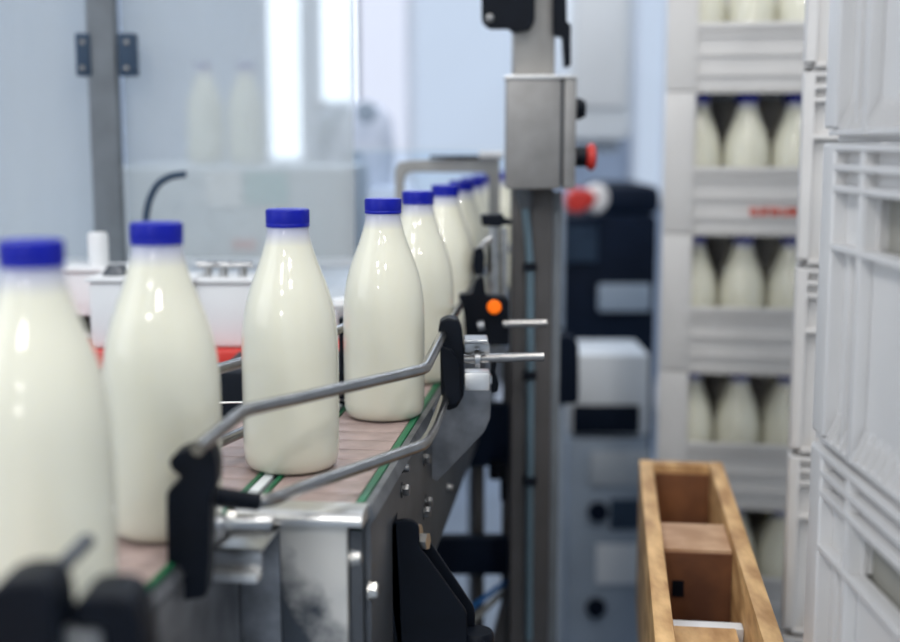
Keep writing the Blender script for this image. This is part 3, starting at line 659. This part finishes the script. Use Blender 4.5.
part('pipe', MB().tube(smooth_path([P(340, 192, 3.95), P(322, 170, 3.95), P(322, 120, 3.95), P(345, 112, 3.95)], .05), .02), 'bluegrey', hu)
# machine bed (dark) and its red stripe
mx0, mx1 = -.95, -.19
bed = thing('filling_machine', 'pale machine bed with a red stripe behind the near bottles', 'machine', (-.65, 1.9, 0))
zr1, zr0 = P(0, 352, 1.62).z, P(0, 371, 1.62).z
part('base_cabinet', MB().box(mx0, P(352, 0, 1.62).x, 1.63, 2.35, 0, zr0, b=.004), 'navy', bed)
part('red_stripe', MB().box(mx0, P(352, 0, 1.62).x, 1.622, 2.35, zr0 + .0005, zr1, b=.002), 'red', bed, label='red stripe')
zd = P(0, 276, 1.9).z
part('deck', MB().box(mx0, P(345, 0, 1.9).x, 1.72, 2.35, zr1 + .0005, zd - .03, b=.006), 'pale', bed)
for i, (xa_, xb_, ya_, Yb, m_, lab) in enumerate(((60, 128, 268, 1.72, 'white', 'white plastic tray behind the first and second bottles'), (90, 192, 278, 1.64, 'white', 'white plastic tray mostly hidden by the second bottle'),
                                     (186, 262, 279, 1.65, 'white', 'light grey tray between the second bottle and the sharp bottle'))):
    a = P(xa_, 350, Yb); b = P(xb_, ya_, Yb)
    t_ = thing('parts_tray', lab, 'tray', ((a.x + b.x) / 2, Yb + .05, zr1), 'plastic trays on the machine bed')
    part('tray_body', MB().box(a.x, b.x, Yb, Yb + .075, zr1 + .001, b.z - .006, b=.008), m_, t_)
    part('tray_rim', MB().box(a.x - .003, b.x + .003, Yb - .003, Yb + .078, b.z - .006, b.z, b=.002), m_, t_)
solo('white_cylinder', MB().lathe([(.0, 0), (.014, 0), (.014, .045), (.012, .05), (.0, .05)], 24, P(99, 268, 1.75)), 'white', 'small white cylinder standing behind the trays below the grey upright', 'cylinder', P(99, 268, 1.75))
solo('disc_cap', MB().lathe([(.0, 0), (.019, 0), (.019, .006), (.014, .012), (.012, .016), (0, .016)], 24, P(117, 277, 1.68)), 'steel_dark', 'dark disc fitting on the tray edge beside the second bottle', 'fitting', P(117, 277, 1.68))
for (x_, lab) in ((208, 'small steel fitting right of the second bottle neck'), (224, 'taller steel fitting between the second and sharp bottles'), (243, 'steel fitting close to the sharp bottle neck')):
    p_ = P(x_, 281, 1.68); f_ = thing('pipe_fitting', lab, 'fitting', p_, 'steel fittings on the tray edge')
    part('stem', MB().lathe([(.006, 0), (.006, .02)], 16, p_), 'steel', f_); part('cross_pipe', MB().tube([p_ + Vector((-.014, 0, .022)), p_ + Vector((.014, 0, .022))], .005), 'steel', f_)
# second machine unit behind the frosted panel
mu = thing('machine_unit', 'pale machine unit with pinned sheets behind the frosted panel', 'machine', (P(260, 200, 2.45).x, 2.5, 0))
za, zb2 = P(0, 168, 2.45).z, zd - .03
a = P(185, 168, 2.45); b = P(345, 168, 2.45)
part('housing', MB().box(-.70, b.x, 2.45, 3.15, 0, za, b=.01), 'pale', mu)
part('notice_sheet', MB().box(P(200, 0, 2.44).x, P(236, 0, 2.44).x, 2.446, 2.449, P(0, 206, 2.44).z, P(0, 171, 2.44).z), 'paper', mu)
part('teal_plate', MB().box(P(240, 0, 2.44).x, P(284, 0, 2.44).x, 2.444, 2.449, P(0, 204, 2.44).z, P(0, 172, 2.44).z), 'teal', mu, label='teal plate')
part('red_mark', MB().box(P(226, 0, 2.44).x, P(250, 0, 2.44).x, 2.444, 2.449, P(0, 250, 2.44).z, P(0, 240, 2.44).z), 'red', mu)
for (x_, lab) in ((206, 'faint milk bottle seen through the frosted panel, left one'), (247, 'faint milk bottle seen through the frosted panel, right of the other faint one')):
    copy_tree(b0_, (P(x_, 150, 3.02).x, 3.02, za + .0005), lab, 'bottles behind the frosted panel')
hz = [P(146, 215, 1.90), P(149, 200, 1.90), P(157, 184, 1.90), P(170, 176, 1.90), P(186, 174, 1.90)]
hz = [P(146, 262, 1.90) * 1, ] + hz; hz[0].z = .93
solo('bent_pipe', MB().tube(smooth_path(hz, .02), .0055), 'slate', 'curved grey pipe rising behind the second bottle cap', 'pipe', hz[0])
dk = thing('drive_motor', 'dark motor block behind the far guide rail beside the sharp bottles', 'motor', (P(285, 400, 1.42).x, 1.5, .6))
part('motor_body', MB().box(P(205, 0, 1.42).x, P(352, 0, 1.42).x, 1.42, 1.58, .70, P(0, 372, 1.42).z, b=.008), 'black', dk)
part('bracket', MB().box(P(336, 0, 1.42).x, P(352, 0, 1.42).x, 1.40, 1.419, .80, P(0, 318, 1.40).z, b=.003), 'black', dk)
part('mount', MB().box(P(230, 0, 1.42).x, P(330, 0, 1.42).x, 1.45, 1.55, 0, .70), 'steel_dark', dk)
solo('round_fitting', MB().lathe([(.0, 0), (.012, .002), (.015, .01), (.012, .018), (0, .02)], 24, P(341, 312, 1.62)), 'white', 'small bright white knob left of the second sharp bottle', 'knob', P(341, 312, 1.62))

# ------------------------------------------------------------------ background behind the column
cc = thing('wall_cabinet', 'pale rounded cabinet high on the back wall right of the control box', 'cabinet', P(600, 140, 3.9))
part('housing', bx(MB(), 566, 636, -40, 142, 3.9, 1.6, .04), 'cream', cc)
part('door', bx(MB(), 575, 628, -20, 108, 3.88, .018, .01), 'white', cc)
part('bracket', bx(MB(), 585, 620, 142, 152, 4.0, 1.5, .01), 'pale', cc)
dm = thing('dark_machine', 'blurred navy black machine between the steel column and the far crates', 'machine', (P(610, 300, 3.3).x, 3.4, 0))
bx0, bx1 = P(556, 0, 3.3).x, P(664, 0, 3.3).x
part('housing', MB().box(bx0, bx1, 3.3, 3.8, 0, P(0, 215, 3.3).z, b=.02), 'navy', dm)
part('top_hood', bx(MB(), 600, 662, 185, 216, 3.32, .4, .03), 'navy', dm)
part('blue_screen', bx(MB(), 566, 598, 225, 262, 3.285, .012, .003), 'slate', dm)
part('grey_band', bx(MB(), 598, 652, 284, 312, 3.27, .02, .01), 'bluegrey', dm, label='blue grey band')
part('side_pole', bx(MB(), 556, 565, 200, 330, 3.2, .02, .004), 'bluegrey', dm)
rb = thing('red_bundle', 'blurred red and white bundle below the emergency stop', 'bundle', P(585, 205, 3.2))
part('red_part', MB().prism(rounded(poly([(566, 196), (574, 188), (592, 190), (598, 200), (586, 212), (568, 214)], 3.15), .02), (0, .08, 0)), 'red', rb, bevel=.01)
part('white_part', MB().prism(rounded(poly([(588, 186), (606, 184), (611, 200), (602, 214), (588, 212)], 3.19), .02), (0, .08, 0)), 'paper', rb, bevel=.01)
lc = thing('equipment_cabinet', 'blue grey equipment cabinet with dark slots behind the wooden box', 'cabinet', (P(615, 500, 2.75).x, 2.85, 0))
q0, q1 = P(574, 0, 2.75).x, P(659, 0, 2.75).x
part('housing', MB().box(q0, q1, 2.75, 3.15, 0, P(0, 438, 2.75).z, b=.01), 'bluegrey', lc)
part('upper_housing', MB().box(q0, q1, 2.76, 2.98, P(0, 437, 2.75).z, P(0, 355, 2.75).z, b=.01), 'cream', lc)
part('slot', bx(MB(), 573, 640, 406, 434, 2.742, .012, .003), 'navy', lc)
part('drawer', bx(MB(), 590, 650, 452, 486, 2.742, .012, .005), 'pale', lc)
part('drawer', bx(MB(), 596, 650, 545, 585, 2.742, .012, .005), 'cream', lc)
for (x_, y_) in ((598, 512), (596, 608)):
    part('hand_hole', MB().lathe([(.0, .008), (.022, .008), (.024, 0)], 24, P(x_, y_, 2.745), axisT((0, -1, 0))), 'navy', lc)
part('blue_panel', bx(MB(), 610, 642, 500, 530, 2.744, .01, .003), 'slate', lc)
hd = thing('black_handle', 'black rounded upright handle right of the steel column', 'handle', P(567, 405, 2.2))
part('grip', MB().prism(rounded(poly([(557, 340), (563, 335), (573, 336), (579, 344), (579, 404), (557, 405)], 2.2), .01), (0, .03, 0)), 'navy', hd, bevel=.004)
part('stem', MB().box(P(563, 0, 2.2).x, P(571, 0, 2.2).x, 2.205, 2.225, 0, P(0, 404, 2.2).z), 'bluegrey', hd)
part('foot', MB().box(P(556, 0, 2.2).x, P(578, 0, 2.2).x, 2.18, 2.25, 0, .01), 'navy', hd)

# ------------------------------------------------------------------ lamps
def lamp(x, y, sx, sy, E, c=(1, .98, .95), z=ZC - .06):
    i = thing('ceiling_light', 'long ceiling light fitting with white diffuser', 'lamp', (x, y, ZC - .05), 'ceiling lights out of view')
    part('housing', MB().box(x - sx / 2 - .01, x + sx / 2 + .01, y - sy / 2 - .01, y + sy / 2 + .01, ZC - .05, ZC - .001), 'white', i)
    ld = bpy.data.lights.new('lamp', 'AREA'); ld.shape = 'RECTANGLE'; ld.size = sx; ld.size_y = sy; ld.energy = E; ld.color = c
    lo = bpy.data.objects.new('lamp_light', ld); col.objects.link(lo); lo.location = (0, 0, -.02); lo.parent = i
for (x, y, e) in ((-1.15, -1.1, 17), (-1.2, -1.9, 17), (-1.1, -2.7, 17), (.6, -2.1, 36)): lamp(x, y, .30, .34, e)
for (x, y) in ((-1.6, .1), (.35, .3), (1.3, -.2)): lamp(x, y, .16, 1.2, 15)
for (x, y) in ((-1.5, 1.9), (.5, 1.2)): lamp(x, y, .16, 1.2, 17)
for (x, y) in ((-1.5, 3.6), (-.1, 3.6), (1.3, 3.6)): lamp(x, y, .3, 1.2, 13, (.82, .9, 1))
def area(name, loc, tgt, sx, sy, E, c):
    ld = bpy.data.lights.new(name, 'AREA'); ld.shape = 'RECTANGLE'; ld.size = sx; ld.size_y = sy; ld.energy = E; ld.color = c
    lo = bpy.data.objects.new(name, ld); col.objects.link(lo); lo.location = loc
    lo.rotation_euler = (Vector(tgt) - Vector(loc)).to_track_quat('-Z', 'Y').to_euler()
area('side_daylight', (-2.4, .2, 1.9), (0, 1.4, .9), 1.6, 1.4, 12, (.92, .96, 1))
area('back_daylight', (-.4, 5.2, 2.4), (0, 1.2, .9), 2.4, 1.4, 20, (.78, .87, 1))
for wx, wz in ((-1.25, 2.35), (-1.3, 1.5)):
    wl = thing('wall_lamp', 'square wall lamp behind the camera', 'lamp', (wx, -3.58, wz), 'wall lamps out of view')
    part('housing', MB().box(wx - .2, wx + .2, -3.599, -3.56, wz - .2, wz + .2, b=.01), 'white', wl)
    area('wall_lamp_light', (wx, -3.55, wz), (-.1, 1.2, 1.0), .34, .34, 14, (1, .98, .95))
w_ = bpy.data.worlds.new('world'); scn.world = w_; w_.use_nodes = True
w_.node_tree.nodes['Background'].inputs[0].default_value = (.5, .6, .75, 1); w_.node_tree.nodes['Background'].inputs[1].default_value = .4
scn.view_settings.view_transform = 'Standard'; scn.view_settings.look = 'None'; scn.view_settings.exposure = 0.0
